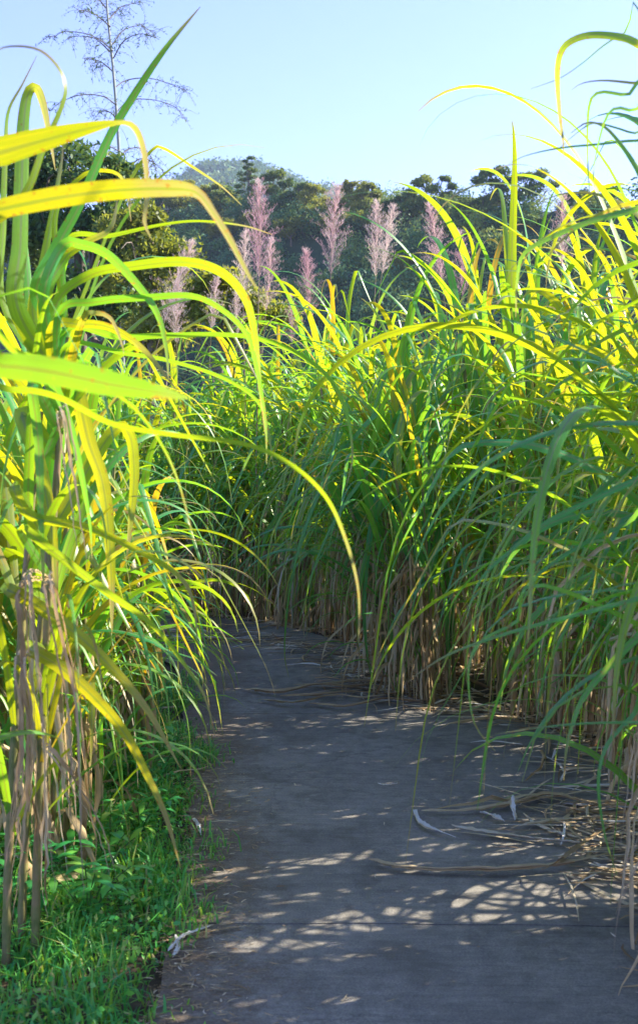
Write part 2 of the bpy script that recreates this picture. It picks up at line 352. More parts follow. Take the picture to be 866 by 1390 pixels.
# ------------------------------------------------------------------ sugarcane clumps
def make_clump(nst=5,H=1.75,spread=.2,ndead=11,nleaf=10,bias=.75,droop=1.0,low=3,lean=.18,seed=None,yellow=0.,lenf=1.):
    root=empty('sugarcane_clump'); fol=MB(); dead=MB(); stalks=[]
    for s in range(nst):
        a=rng.uniform(0,2*np.pi); r=spread*math.sqrt(rng.random())
        b=np.array([r*math.cos(a),r*math.sin(a),-.04]); h=H*rng.uniform(.72,1.12)
        ln=np.array([-lean*rng.uniform(.2,1.6)*bias+rng.normal()*.07, rng.normal()*.12,0])
        ts=np.linspace(0,1,int(h/.07)); pts=b+np.outer(ts,[0,0,h+.04])+np.outer(ts**1.6,ln)
        rad=np.where(np.arange(len(ts))%2==0,.0145,.0125)*(1-.35*ts)
        sm=MB(); tube(sm,pts,rad,7,rng.random()); stalks.append(sm)
        plane=rng.uniform(0,np.pi)
        for k in range(nleaf):
            q=(k+.5)/nleaf; tt=.38+.62*q; p0=b+np.array([0,0,(h+.04)*tt])+ln*tt**1.6
            az=plane+(k%2)*np.pi+rng.normal()*.5
            # pull towards the open side (local -X)
            dx,dy=math.cos(az)-.5*bias,math.sin(az); az=math.atan2(dy,dx)
            th0=rng.uniform(42,62)+28*q; Lf=rng.uniform(1.15,1.8)*(1-.2*q)*lenf
            A=rng.uniform(105,175)*droop-35*q*rng.random(); pw=rng.uniform(1.1,2.0)+.9*q
            kink=rng.uniform(.45,.75) if rng.random()<.26 else None
            add_leaf(fol,p0,az,th0,Lf,A,pw,rng.uniform(.030,.064),22,kink,rnd=min(1,rng.random()**(1.5-q*.6)+yellow))
        for k in range(low):                      # suckers and low leaves from the base
            az=math.atan2(rng.normal()*.8,-bias+rng.normal()*.6)
            add_leaf(fol,b+[0,0,rng.uniform(.02,.4)],az,rng.uniform(62,84),rng.uniform(.7,1.35),rng.uniform(100,168),rng.uniform(1.4,2.4),rng.uniform(.018,.036),12,rnd=rng.random()*.6)
        for k in range(3):                        # long thin blades whose tips hang straight down
            tt=rng.uniform(.5,1.); az=math.atan2(rng.normal()*.7,-bias+rng.normal()*.5)
            add_leaf(fol,b+[0,0,(h+.04)*tt]+ln*tt**1.6,az,rng.uniform(40,75),rng.uniform(1.0,1.6)*lenf,rng.uniform(150,178),rng.uniform(.6,1.0),rng.uniform(.010,.022),15,rnd=rng.uniform(.3,1))
        for k in range(ndead):
            z=rng.uniform(.12,.72)*h; tt=z/h
            az=math.atan2(rng.normal(),rng.normal()-.7*bias)
            add_dead(dead,b+[0,0,z]+ln*tt**1.6,az,rng.uniform(-60,35),rng.uniform(.35,.9),rng.uniform(130,190),rng.uniform(.010,.028))
        for k in range(3):                        # trash on the ground
            add_dead(dead,b+np.array([rng.normal()*.2-.08,rng.normal()*.25,.05]),rng.uniform(0,6.3),rng.uniform(-5,14),rng.uniform(.3,.7),20,.022,7)
    for sm in stalks: sm.build('stalk',M['stalk'],root)
    fol.build('foliage',M['cane'],root); dead.build('dead_foliage',M['cane_dead'],root)
    return root
protos={'right':[make_clump(5,1.8,low=2,ndead=19) for _ in range(6)],
        'tall':[make_clump(6,2.05,bias=.12,droop=.74,low=1,ndead=8,nleaf=9,lenf=.88,lean=.1,yellow=.08) for _ in range(5)],
        'back':[make_clump(5,1.85,bias=.5,droop=.95,low=2,ndead=17) for _ in range(4)],
        'left':[make_clump(4,1.6,bias=.25,low=3,ndead=9,yellow=.10,nleaf=9,lenf=.8) for _ in range(4)]}
used=set()
def place(kind,x,y,rz,s,label,group,trim=False):
    pr_=protos[kind][rng.integers(len(protos[kind]))]
    if pr_.name in used: o=copy_tree(pr_)
    else: o=pr_; used.add(pr_.name)
    o.location=(x,y,-.03); o.rotation_euler=(rng.normal()*.03,rng.normal()*.03,rz); o.scale=(s,s,s*rng.uniform(.94,1.06))
    tag(o,label,'sugarcane',group); return o
def line_rows(pts,off,step,jit=.12):
    p=spline([(x,y,0) for x,y in pts],400); t=np.gradient(p,axis=0); t/=np.linalg.norm(t,axis=1,keepdims=True)
    nrm=np.stack([t[:,1],-t[:,0],0*t[:,0]],1)                # right-hand side of travel
    q=p+nrm*off; ds=np.concatenate([[0],np.cumsum(np.linalg.norm(np.diff(q,axis=0),axis=1))])
    res=[]
    for s in np.arange(.1,ds[-1],step):
        k=np.searchsorted(ds,s+rng.normal()*step*.15); k=min(max(k,0),399)
        z=q[k]+nrm[k]*rng.normal()*jit; res.append((z[0],z[1],math.atan2(nrm[k][1],nrm[k][0])))
    return res
RL=[(1.62,2.3),(1.62,3.4),(1.8,4.4),(1.72,6.1),(1.12,6.95),(.66,7.7),(.6,8.8),(.2,10.2),(-1.0,11.4),(-2.8,12.3),(-4.8,13.3),(-8,14.6)]
nrow=0
for row,(off,step) in enumerate([(.08,.46),(.6,.6),(1.2,.8)]):
    for (x,y,rz) in line_rows(RL,off,step):
        if row==2 and y<3: continue
        if row>0 and y<7.6 and rng.random()<(.26 if y<5 else .06 if row==1 else .3): continue
        if row==0 and y<5.5 and rng.random()<.12: continue
        back = x<.6 and y>9
        s=rng.uniform(.9,1.1)
        if back: s*=1.17
        elif y>6.6: s*=1.04
        if x<-1.6: s*=.92
        if y<=6.6: s*=1.06
        if row>0 and 4.6<y<8.6 and not back: s*=1.18 if x>.9 else 1.1
        if back:
            lab,grp=[('sugarcane clump with straw coloured base edging the far bend of the path','sugarcane clumps edging the far bend'),
                     ('sugarcane clump with sunlit yellow tops just behind the first row at the far bend','sugarcane clumps behind the far bend'),
                     ('bright topped sugarcane clump deep in the field below the pink plumes','sugarcane clumps deep in the far field')][row]
        elif y>6.6:
            lab,grp=[('drooping green sugarcane clump at the corner where the path narrows','sugarcane clumps at the corner of the path'),
                     ('sugarcane clump standing behind the corner clumps in the middle of the picture','sugarcane clumps behind the corner'),
                     ('tall yellow topped sugarcane clump in the field behind the corner','sugarcane clumps in the field behind the corner')][row]
        else:
            lab,grp=[('tall sugarcane clump with hanging blue-green leaves lining the right edge of the path','sugarcane clumps lining the right edge'),
                     ('tall sugarcane clump in the second row right of the path, leaves against the sky','second row of sugarcane on the right'),
                     ('tall sugarcane clump in the third row at the far right of the picture','third row of sugarcane on the right')][row]
        place('back' if back else 'tall' if row>0 and 4.6<y else 'right',x,y,rz+rng.normal()*.35,s,lab,grp)
# left bank
LL=[(-1.12,3.95),(-1.08,4.6),(-1.2,5.6),(-1.42,6.8),(-1.62,7.9),(-1.95,8.7),(-3.1,9.2),(-6,10)]
for row,(off,step) in enumerate([(0,.36),(-.45,.5),(-1.0,.7)]):
    for (x,y,rz) in line_rows(LL,off,step,.08):
        s=(1.02 if y<4.6 else .84 if y<6 else .72)*rng.uniform(.92,1.08)
        lab,grp=[('sunlit yellow-green sugarcane clump edging the left side of the path','sugarcane clumps edging the left side'),
                 ('sugarcane clump behind the first row on the left bank','second row of sugarcane on the left'),
                 ('low sugarcane clump at the back of the left bank before the dark trees','back row of sugarcane on the left')][row]
        if y<4.6 and row==0: lab,grp='near sugarcane clump at the left margin with tall upright glowing leaves','tall near clumps at the left margin'
        place('left',x,y,rz+math.pi+rng.normal()*.5,s,lab,grp)

# the rest of the field: one mass
def field_mass():
    mb=MB(); db=MB(); pos=[]
    for off in (2.0,3.4,4.8):
        pos+=[q for q in line_rows(RL,off,.85,.25) if q[1]>(7.5 if off>3 else 5)]
    pos+=[(x+rng.normal()*.15,y,0) for x in (2.3,3.0) for y in np.arange(-.8,2.9,.8)]
    for (x,y,rz) in pos:
        n=rng.integers(3,5)
        for s in range(n):
            h=rng.uniform(1.4,2.0); b=np.array([x+rng.normal()*.25,y+rng.normal()*.25,0])
            for k in range(10):
                q=(k+.5)/10
                add_leaf(mb,b+[0,0,h*(.35+.65*q)],rng.uniform(0,6.3),rng.uniform(42,60)+28*q,rng.uniform(1.0,1.5),rng.uniform(90,150),rng.uniform(1.4,2.4),rng.uniform(.034,.06),9)
    o=mb.build('sugarcane_field',M['cane']); tag(o,'dense mass of sugarcane leaves filling the field behind the front rows','sugarcane field',kind='stuff')
field_mass()

# ------------------------------------------------------------------ near plants whose leaves cross the picture
def hero_plant(base,h,lean,label,leaves,extra=None,dead=(),nst=2):
    root=empty('sugarcane_clump',(base[0],base[1],-.03)); org=np.array([base[0],base[1],-.03])
    tag(root,label,'sugarcane','sugarcane plants nearest the camera')
    ax=[]
    for s in range(nst):
        b=np.array([rng.normal()*.05,rng.normal()*.05,0]); ts=np.linspace(0,1,int(h/.07))
        pts=b+np.outer(ts,[0,0,h*(1-.12*s)])+np.outer(ts**1.6,[lean,0.02*s,0]); sm=MB()
        tube(sm,pts,np.where(np.arange(len(ts))%2==0,.0155,.0135)*(1-.3*ts),8,.4); sm.build('stalk',M['stalk'],root); ax.append(pts)
    for (pts,W,roll,rnd,mat,attach) in leaves:
        w=np.array([P(*q) for q in pts])-org; Wl=None; py0=pts[1][1]
        if isinstance(W,list): Wl=W; W=max(W)
        if attach:
            a=ax[0]; z=np.clip(w[0][2]-attach,.1,h); k=np.argmin(abs(a[:,2]-z)); w=np.vstack([a[k],w]); Wl=None if Wl is None else [Wl[0]*.8]+Wl
        n=max(20,int(len(w)*8)); c=spline(w,n); c=c+rng.normal(size=3)*0
        tan=np.gradient(c,axis=0); view=(c+org)-np.array([0,0,EYE])
        sd=np.cross(tan,view); sd/=np.linalg.norm(sd,axis=1,keepdims=True)+1e-9
        r0,r1=roll if isinstance(roll,tuple) else (roll,roll)
        ang=np.linspace(r0,r1,n)+(.12 if mat=='cane' else .5)*np.sin(np.linspace(0,9,n)+rng.uniform(0,6))
        sd=twist(c,sd,ang); mb=MB()
        seg=np.linalg.norm(np.diff(w,axis=0),axis=1); cum=np.concatenate([[0],np.cumsum(seg)])/seg.sum()
        wd=prof(n,W*1.08 if mat=='cane' else W*.72,2.6,.6) if Wl is None else np.interp(np.linspace(0,1,n),cum,Wl)
        if mat!='cane': wd=wd*np.interp(np.linspace(0,1,n),[0,.2,.4,1],[.2,.35,1,1])*(1+.15*np.sin(np.linspace(0,rng.uniform(4,9),n)+rng.uniform(0,6))); c=c+rng.normal(size=c.shape)*.0015
        if mat!='cane':
            for q in range(3):
                tt_=np.linspace(0,1,n)[:,None]; off=rng.normal(size=3)*.014; cc=c+off*tt_**.6+np.cumsum(rng.normal(size=c.shape)*.0012,0)
                m_=n-int(rng.uniform(0,.3)*n); ribbon(mb,cc[:m_],sd[:m_],(wd*rng.uniform(.3,.6)*np.linspace(1,.6,n))[:m_],min(1,max(0,rnd+rng.normal()*.15)),fold=rng.uniform(-.9,.9))
            wd=wd*.5
        ribbon(mb,c,sd,wd,rnd,fold=.22 if mat=='cane' else .9,t1=1.0 if py0==497 else 1.16 if Wl is not None else 1.08)
        mb.build('leaf' if mat=='cane' else 'dead_leaf',M[mat],root)
    if extra: extra(root,ax)
    return root
c_,d_='cane','cane_dead'
def near_left_extra(root,ax):
    db=MB(); fb=MB()
    for k in range(30 if len(ax)>2 else 8):
        a=ax[k%len(ax)]; q=rng.random(); p=a[int((.25+.72*q)*(len(a)-1))]
        add_leaf(fb,p,rng.uniform(-2.2,2.4),rng.uniform(50,66)+20*q*(len(ax)>2),rng.uniform(.8,1.35)*(1 if len(ax)>2 else .75),rng.uniform(60,165),rng.uniform(1.3,2.8),rng.uniform(.020,.040),18,rng.uniform(.5,.8) if rng.random()<.25 else None,rnd=rng.random()**.8)
    fb.build('foliage',M['cane'],root)
    for k in range(9):
        a=ax[k%len(ax)]; z=rng.uniform(.3,1.15); p=a[np.argmin(abs(a[:,2]-z))]
        add_dead(db,p,rng.uniform(-1.5,1.8),rng.uniform(-75,-20),rng.uniform(.4,.95),150,rng.uniform(.014,.03),11)
    db.build('dead_foliage',M['cane_dead'],root)
# plant A: root just outside the left margin, big blades sweeping right
hero_plant((-1.02,2.35),1.75,.08,'nearest sugarcane plant at the far left, its broad yellow blades sweeping across the view',[
 ([(-60,225,2.1),(0,207,2.1),(60,190,2.1),(120,174,2.1),(160,166,2.1),(182,172,2.1),(195,205,2.12),(200,260,2.14),(196,300,2.15),(206,325,2.15)],[.062,.060,.048,.026,.008,.014,.013,.008,.008,.001],(.1,.5),.80,c_,.3),
 ([(-60,300,2.0),(0,284,2.0),(80,268,2.0),(160,258,2.0),(235,256,2.0),(268,262,2.0),(290,290,2.02),(312,325,2.04),(340,378,2.06),(350,392,2.07)],[.036,.036,.042,.040,.034,.020,.014,.013,.006,.001],(.15,.4),.86,c_,.3),
 ([(-60,500,1.55),(0,497,1.5),(70,505,1.5),(140,520,1.5),(210,532,1.5),(262,541,1.5)],[.03,.036,.042,.040,.024,.001],(.2,.5),.35,c_,.25),
 ([(-60,430,1.9),(20,478,1.9),(70,490,1.9),(110,510,1.9),(170,545,1.9),(210,590,1.95),(240,650,2.0),(265,740,2.0)],.020,(.7,1.2),.5,c_,.2),
 ([(-50,545,2.2),(20,530,2.2),(80,540,2.2),(150,575,2.2),(230,590,2.2),(330,603,2.2),(390,628,2.2),(440,672,2.2),(468,730,2.2),(486,800,2.2),(487,872,2.2)],.016,(1.0,.6),.55,c_,.3),
 ([(-40,330,2.4),(30,270,2.4),(60,200,2.4),(90,120,2.4),(60,70,2.4),(10,62,2.4),(-20,80,2.4)],.022,(.6,.9),.9,c_,.3),
],near_left_extra)
# plant B: base in view at the left margin
hero_plant((-.98,3.45),1.95,.10,'near left sugarcane plant with one long leaf spearing up to the sky',[
 ([(50,400,3.2),(75,340,3.2),(110,275,3.2),(150,185,3.2),(185,125,3.2),(225,65,3.2),(272,8,3.2)],.040,(.9,.5),.35,c_,.1),
 ([(25,420,3.3),(28,330,3.3),(30,240,3.3),(32,170,3.3),(38,128,3.3),(48,118,3.3),(58,140,3.3),(68,190,3.3),(75,230,3.3)],.050,(.1,.6),.80,c_,.2),
 ([(45,430,3.4),(58,360,3.4),(75,270,3.4),(84,215,3.4),(85,195,3.4)],.026,(.2,.3),.85,c_,.2),
 ([(8,420,3.3),(5,300,3.3),(8,200,3.3),(12,150,3.3),(30,115,3.3),(50,75,3.3)],.022,(.5,.7),.8,c_,.2),
 ([(60,420,3.2),(85,355,3.2),(115,330,3.2),(150,310,3.2),(160,268,3.2)],.040,(.3,.6),.82,c_,.2),
 ([(75,420,3.1),(120,375,3.1),(180,362,3.1),(250,356,3.1),(300,370,3.1),(332,405,3.1),(345,455,3.1),(352,520,3.1),(360,590,3.1)],.040,(.9,.7),.55,c_,.2),
 ([(60,410,3.0),(85,335,3.0),(110,332,3.0),(145,345,3.0),(185,385,3.0),(213,425,3.0),(225,470,3.0),(229,515,3.0)],.034,(.6,.3),.2,c_,.2),
 ([(80,430,3.0),(130,410,3.0),(200,404,3.0),(260,402,3.0),(300,420,3.0),(333,452,3.0),(348,500,3.0),(360,570,3.0),(362,630,3.0)],.024,(.9,.5),.15,c_,.2),
 ([(90,450,3.2),(160,458,3.2),(230,456,3.2),(300,455,3.2),(350,460,3.2),(400,478,3.2),(445,512,3.2),(470,560,3.2),(478,620,3.2),(470,660,3.2)],.028,(1.1,.8),.3,c_,.2),
 ([(90,470,3.2),(170,480,3.2),(230,490,3.2),(300,512,3.2),(345,540,3.2),(362,575,3.2),(372,640,3.2)],.017,(1.0,.5),.3,c_,.2),
 ([(70,450,3.1),(110,440,3.1),(150,445,3.1),(190,470,3.1),(225,510,3.1),(240,530,3.1)],.030,(.2,.3),.86,c_,.2),
 ([(75,300,3.3),(110,240,3.3),(150,232,3.3),(170,250,3.3),(178,300,3.3)],.018,(.6,.5),.86,c_,.2),
 ([(90,330,3.3),(150,320,3.3),(220,305,3.3),(270,300,3.3),(330,306,3.3),(370,318,3.3)],.018,(.7,1.0),.6,c_,.2),
 ([(170,260,3.5),(205,205,3.5),(222,201,3.5),(260,225,3.5),(300,252,3.5),(328,278,3.5)],.014,(.9,.6),.88,c_,.4),
 ([(20,660,3.0),(40,700,3.0),(120,718,3.0),(195,752,3.0),(245,785,3.0),(262,820,3.0),(268,870,3.0)],.032,(.4,.7),.78,c_,.2),
 ([(30,720,2.9),(75,752,2.9),(145,805,2.9),(205,848,2.9),(248,900,2.9),(277,945,2.9),(292,1000,2.9)],.028,(.5,.8),.62,c_,.2),
 ([(10,800,2.9),(38,815,2.9),(100,858,2.9),(150,905,2.9),(200,965,2.9),(246,1045,2.9)],.040,(.3,.5),.84,c_,.1),
 ([(40,880,3.0),(80,905,3.0),(125,945,3.0),(168,995,3.0),(200,1055,3.0),(225,1110,3.0),(245,1178,3.0)],.038,(.3,.5),.86,c_,.1),
 ([(110,440,2.9),(128,425,2.9),(150,432,2.9),(165,465,2.9),(168,480,2.9)],.026,(.3,.4),.99,c_,.2),
 ([(60,500,2.9),(80,540,2.9),(100,600,2.9),(120,700,2.9),(125,760,2.9)],.034,(.3,.9),.1,c_,.1),
 ([(45,520,3.0),(52,600,3.0),(55,700,3.0),(60,810,3.0)],.030,(.2,.5),.25,c_,.1),
 ([(100,520,3.4),(120,600,3.4),(140,660,3.4),(150,760,3.4),(152,860,3.4)],.044,(.2,.4),.90,c_,.1),
 ([(30,560,3.4),(55,640,3.4),(70,720,3.4),(78,820,3.4)],.046,(.2,.4),.88,c_,.1),
 ([(150,590,3.5),(175,590,3.5),(182,640,3.5),(178,700,3.5),(172,760,3.5)],.040,(.2,.4),.80,c_,.3),
 # dead grey leaves hanging to the ground
 ([(85,560,2.8),(95,620,2.8),(108,700,2.8),(118,770,2.8)],.030,(.3,1.2),.7,d_,.05),
 ([(68,800,2.8),(85,880,2.8),(102,960,2.8),(108,1060,2.8),(110,1160,2.8),(114,1220,2.8)],.036,(.3,.8),.75,d_,.05),
 ([(40,780,2.9),(48,880,2.9),(58,1000,2.9),(62,1100,2.9),(75,1210,2.9)],.030,(.3,1.0),.55,d_,.05),
 ([(25,800,2.9),(32,900,2.9),(28,1020,2.9),(15,1120,2.9),(2,1210,2.9)],.036,(.2,.9),.25,d_,.05),
 ([(30,900,2.9),(38,1000,2.9),(34,1110,2.9),(22,1210,2.9),(16,1270,2.9)],.028,(.2,.9),.45,d_,.05),
 ([(70,1020,3.2),(110,1075,3.2),(140,1130,3.2),(158,1190,3.2)],.024,(.2,.9),.35,d_,.05),
],near_left_extra,nst=3)
# plant C: right margin, near
def near_right_extra(root,ax):
    db=MB()
    for k in range(70):
        a=ax[k%len(ax)]; z=rng.uniform(.15,1.3); p=a[np.argmin(abs(a[:,2]-z))]
        add_dead(db,p,rng.uniform(1.2,5),rng.uniform(-30,50),rng.uniform(.4,1.0),130,rng.uniform(.010,.024),11)
    db.build('dead_foliage',M['cane_dead'],root)
hero_plant((1.42,3.3),1.95,-.12,'near sugarcane plant at the right margin with a long leaf arching high over the sky',[
 ([(900,90,3.0),(866,58,3.0),(840,48,3.0),(800,46,3.0),(772,56,3.0),(760,72,3.0),(756,100,3.0),(759,150,3.0),(764,190,3.0),(765,215,3.0)],.036,(.9,.5),.75,c_,.3),
 ([(880,30,3.3),(850,42,3.3),(820,60,3.3),(790,85,3.3),(760,105,3.3),(720,120,3.3)],.012,(.5,.9),.3,c_,.4),
 ([(900,115,3.1),(866,112,3.1),(820,108,3.1),(790,112,3.1),(775,122,3.1)],.020,(.6,.9),.86,c_,.3),
 ([(900,170,3.0),(866,180,3.0),(835,172,3.0),(805,166,3.0),(780,182,3.0),(760,200,3.0)],.012,(.6,.9),.3,c_,.3),
 ([(910,320,2.9),(866,230,2.9),(835,185,2.9),(815,168,2.9),(795,166,2.9),(775,180,2.9)],.026,(.5,.8),.3,c_,.3),
 ([(910,200,3.0),(866,190,3.0),(810,195,3.0),(760,200,3.0),(715,210,3.0),(690,222,3.0)],.012,(.6,.9),.15,c_,.3),
 ([(910,265,2.8),(866,282,2.8),(800,300,2.8),(740,325,2.8),(710,345,2.8),(702,380,2.8),(700,430,2.8)],.024,(.9,.5),.3,c_,.2),
 ([(900,130,3.0),(850,128,3.0),(815,124,3.0),(800,140,3.0),(797,200,3.0),(800,260,3.0)],.014,(.5,.5),.25,c_,.3),
 ([(900,160,2.8),(860,150,2.8),(835,146,2.8),(820,165,2.8),(806,225,2.8),(807,260,2.8)],.014,(.5,.5),.2,c_,.3),
 ([(900,640,2.7),(866,650,2.7),(800,680,2.7),(740,710,2.7),(690,750,2.7),(650,790,2.7),(630,850,2.7)],.022,(.9,.5),.1,c_,.2),
 ([(900,690,3.0),(850,710,3.0),(780,745,3.0),(720,790,3.0),(690,840,3.0)],.018,(.9,.5),.05,c_,.2),
 ([(920,800,2.5),(866,812,2.5),(790,832,2.5),(710,853,2.5),(650,872,2.5),(600,893,2.5),(552,926,2.5)],.022,(.6,.9),.45,c_,.2),
 ([(760,800,2.6),(700,845,2.6),(655,868,2.6),(638,895,2.6),(636,935,2.6),(645,985,2.6),(672,1020,2.6)],.012,(.6,.3),.3,c_,.4),
 ([(920,980,2.4),(866,980,2.4),(790,982,2.4),(730,988,2.4),(672,997,2.4)],.020,(.7,1.0),.15,c_,.3),
 ([(900,480,2.6),(866,520,2.6),(820,490,2.6),(760,460,2.6),(680,430,2.6),(600,410,2.6)],.016,(1.1,.8),.0,c_,.3),
 ([(900,830,2.8),(870,860,2.8),(830,900,2.8),(790,950,2.8),(770,1010,2.8),(765,1060,2.8)],.030,(.4,.6),.4,c_,.2),
 ([(900,920,2.8),(860,970,2.8),(825,1010,2.8),(812,1060,2.8),(820,1130,2.8),(838,1190,2.8)],.014,(.5,.4),.1,c_,.2),
 ([(905,1120,2.5),(880,1140,2.5),(862,1180,2.5),(840,1230,2.5),(833,1300,2.5)],.020,(.5,.5),.95,d_,.05),
 ([(890,990,2.7),(868,1010,2.7),(856,1080,2.7),(850,1160,2.7),(848,1240,2.7)],.016,(.5,.5),.85,d_,.05),
],near_right_extra,nst=4)
# a trailing corner plant whose green blades touch the path
hero_plant((.46,7.75),1.3,-.25,'low blue-green cane shoot trailing its blades onto the path at the corner',[
 ([(545,560,7.2),(520,640,7.2),(500,740,7.2),(494,830,7.2),(500,900,7.2),(512,940,7.2)],.05,(.3,.5),.1,c_,.2),
 ([(560,600,7.3),(540,700,7.3),(530,800,7.3),(532,880,7.3),(540,945,7.3)],.05,(.3,.5),.2,c_,.2),
 ([(600,560,7.2),(575,680,7.2),(560,790,7.2),(555,870,7.2),(549,930,7.2)],.05,(.3,.5),.05,c_,.2),
 ([(530,640,7.2),(505,720,7.2),(485,820,7.2),(488,900,7.2)],.04,(.3,.5),.5,c_,.2),
 ([(520,560,7.2),(460,620,7.2),(420,700,7.2),(395,790,7.2),(386,880,7.2),(392,920,7.2)],.03,(.5,.5),.2,c_,.2),
 ([(540,590,7.0),(470,680,7.0),(430,760,7.0),(405,850,7.0)],.03,(.5,.5),.3,c_,.2),
],nst=2)

# ------------------------------------------------------------------ flowering canes
def make_plume():
    root=empty('flowering_cane'); H=1.0
    st=MB(); tube(st,[(0,0,-1.9),(.02,0,-1.2),(0,.01,-.5),(0,0,0)],[.009,.008,.006,.005],6); tube(st,spline([(0,0,0),(.01,0,.4),(.03,.01,.8),(.06,.02,1.02)],10),np.linspace(.005,.0012,10),5)
    st.build('stem',M['plume_stem'],root)
    pb=MB()
    for k in range(88):
        q=(k+rng.random())/88; z=q*.93; Lb=(.36*(1-q)**.8*min(1,.55+q*2.5)+.08)*rng.uniform(.6,1.2)
        az=k*2.4+rng.normal()*.5; pts,sd=leaf_curve([.06*q*q,.02*q,z],az,rng.uniform(40,62),Lb,rng.uniform(-10,60),1.2,7)
        ribbon(pb,pts,sd,np.full(7,.0028),rng.random(),fold=.2)
        for j in range(1,7):
            for h in range(6):
                a2=rng.uniform(0,6.3); d=np.array([math.cos(a2)*.6,math.sin(a2)*.6,rng.uniform(.2,1.2)]); d/=np.linalg.norm(d)
                b=pts[j]+(pts[j-1]-pts[j])*rng.random(); l=rng.uniform(.02,.05)
                e=b+d*l; s=np.cross(d,rng.normal(size=3)); s/=np.linalg.norm(s); s*=.0013
                pb.add([b-s*.4,b+s*.4,e+s,e-s],[[0,1,2,3]],[[rng.random(),q,.5,1]]*4)
    pb.build('plume',M['plume'],root); return root
pls=[make_plume() for _ in range(4)]; usedp=set()
plume_spots=[(352,235,380,10.8,'tallest pink sugarcane plume, standing left of centre',1.0),(361,318,420,11.6,'pink plume directly below and behind the tallest one',.8),
 (330,308,400,11.2,'slender pink plume leaning beside the tallest one on its left',.75),(449,243,345,11.2,'reddish plume with a bent tip in the middle of the row',.95),
 (510,268,340,11.4,'double headed tan plume right of the middle',.8),(518,274,345,11.6,'tan plume crowding against the double headed one',.75),(422,332,400,10.9,'short rosy plume standing low between two taller ones',.75),
 (600,272,350,9.6,'pale plume beside the tall yellow leaves on the right',.72),(628,310,370,9.9,'small pale plume at the right end of the row',.6),
 (222,315,380,11.0,'pink plume leaning right over the left shrubs',.9),(240,375,440,11.6,'dull pink plume low over the dark left trees',.7),(287,372,430,12.0,'thin faded plume behind the sunlit bush',.6),
 (322,388,440,11.6,'faint pink plume in front of the sunlit bush',.55),(396,398,450,11.3,'smallest plume just clearing the leaf tops',.5),(762,262,330,7.6,'pale plume half hidden among the tall right canes',.5)]
for i,(px,py,pb_,d,lab,s) in enumerate(plume_spots):
    src=pls[i%4]; o=src if i<4 else copy_tree(src)
    top=P(px,py,d); o.location=(top[0],top[1],top[2]-1.02*s); o.scale=(s*.78,s*.78,s*1.02)
    o.rotation_euler=(rng.normal()*.07,rng.normal()*.10+(.25 if px==222 else 0),rng.uniform(0,6.3) if px!=222 else 0)
    tag(o,lab,'sugarcane flower','flowering canes above the field')

# ------------------------------------------------------------------ verge grass, weeds, litter
def edge_x(y): return float(np.interp(y,pl[:,1],pl[:,0]))
def verge():
    mb=MB(); n=24000
    for _ in range(n):
        y=rng.uniform(1.8,8.2)**1.0; e=edge_x(y); u=rng.random()**.8
        x=e+.06-u*1.0+.05*math.sin(y*9)+.06*math.sin(y*3.3+1)+rng.normal()*.03+(abs(rng.normal())*.08 if rng.random()<.1 else 0)
        if rng.random()<.5 and y<2.6: continue
        L_=rng.uniform(.035,.12)*(1 if u>.12 else .6)*(1+.5*math.sin(x*13+y*7)); az=rng.uniform(0,6.3); lean=rng.uniform(.3,2.0)
        w=rng.uniform(.0022,.005); s=np.array([-math.sin(az),math.cos(az),0])*w
        d=np.array([math.cos(az),math.sin(az),0]); b=np.array([x,y,-.03 if x<e else 0.])
        p1=b+[0,0,L_*.55]+d*L_*.18*lean; p2=b+np.array([0,0,L_*(1-.3*lean)])+d*L_*.62*lean
        r=rng.random(); c=[[r,0,.5,1]]*2+[[r,.5,.5,1]]*2+[[r,.9,.5,1]]*2
        mb.add([b-s,b+s,p1+s*.8,p1-s*.8,p2+s*.15,p2-s*.15],[[0,1,2,3],[3,2,4,5]],c)
    ys=rng.uniform(1.8,7.5,9000); uu=rng.random(9000)**.9
    cen=np.stack([np.interp(ys,pl[:,1],pl[:,0])+.02-uu*.95,ys,rng.uniform(-.02,.075,9000)],1); k=(np.sin(cen[:,0]*9+1)+np.sin(cen[:,1]*6+cen[:,0]*4))>.1
    cards(mb,cen[k],.0125,rng.random(int(k.sum())),.7)
    tag(mb.build('grass',M['grass']),'short green grass covering the left verge between the canes and the path','grass',kind='stuff')
verge()
def weed(x,y,s,lab):
    root=empty('weed',(x,y,-.03)); fb=MB(); sb=MB()
    for k in range(9):
        a=rng.uniform(0,6.3); h=rng.uniform(.08,.2)*s; tip=np.array([math.cos(a)*h*.8,math.sin(a)*h*.8,h])
        c=spline([(0,0,0),tip*.5+[0,0,h*.15],tip],6); tube(sb,c,.0022,4)
        for j in range(7):
            az=rng.uniform(0,6.3); p=c[rng.integers(1,6)]
            pts,sd=leaf_curve(p,az,rng.uniform(0,50),rng.uniform(.04,.08)*s,60,1.3,5)
            ribbon(fb,pts,sd,np.array([.006,.018,.022,.015,.001])*s,rng.random(),fold=.15)
    sb.build('stem',M['stem'],root); fb.build('foliage',M['grass'],root)
    tag(root,lab,'weed','broad leaved weeds on the left verge')
for px,py,s,lab in [(60,1190,1.5,'leafy weed at the foot of the near left canes'),(190,1130,1.2,'small leafy weed in the middle of the left verge'),(150,1170,1.3,'leafy weed beside the hanging grey cane leaf'),
   (215,1060,1.1,'leafy weed near the path edge below the yellow leaf tips'),(120,1240,1.4,'leafy weed low in the bottom left grass'),(170,1060,1.6,'largest leafy weed, between the canes and the verge grass'),(30,1240,1.5,'leafy weed in the bottom left corner')]:
    g=G(px,py); weed(g[0],g[1],s,lab)
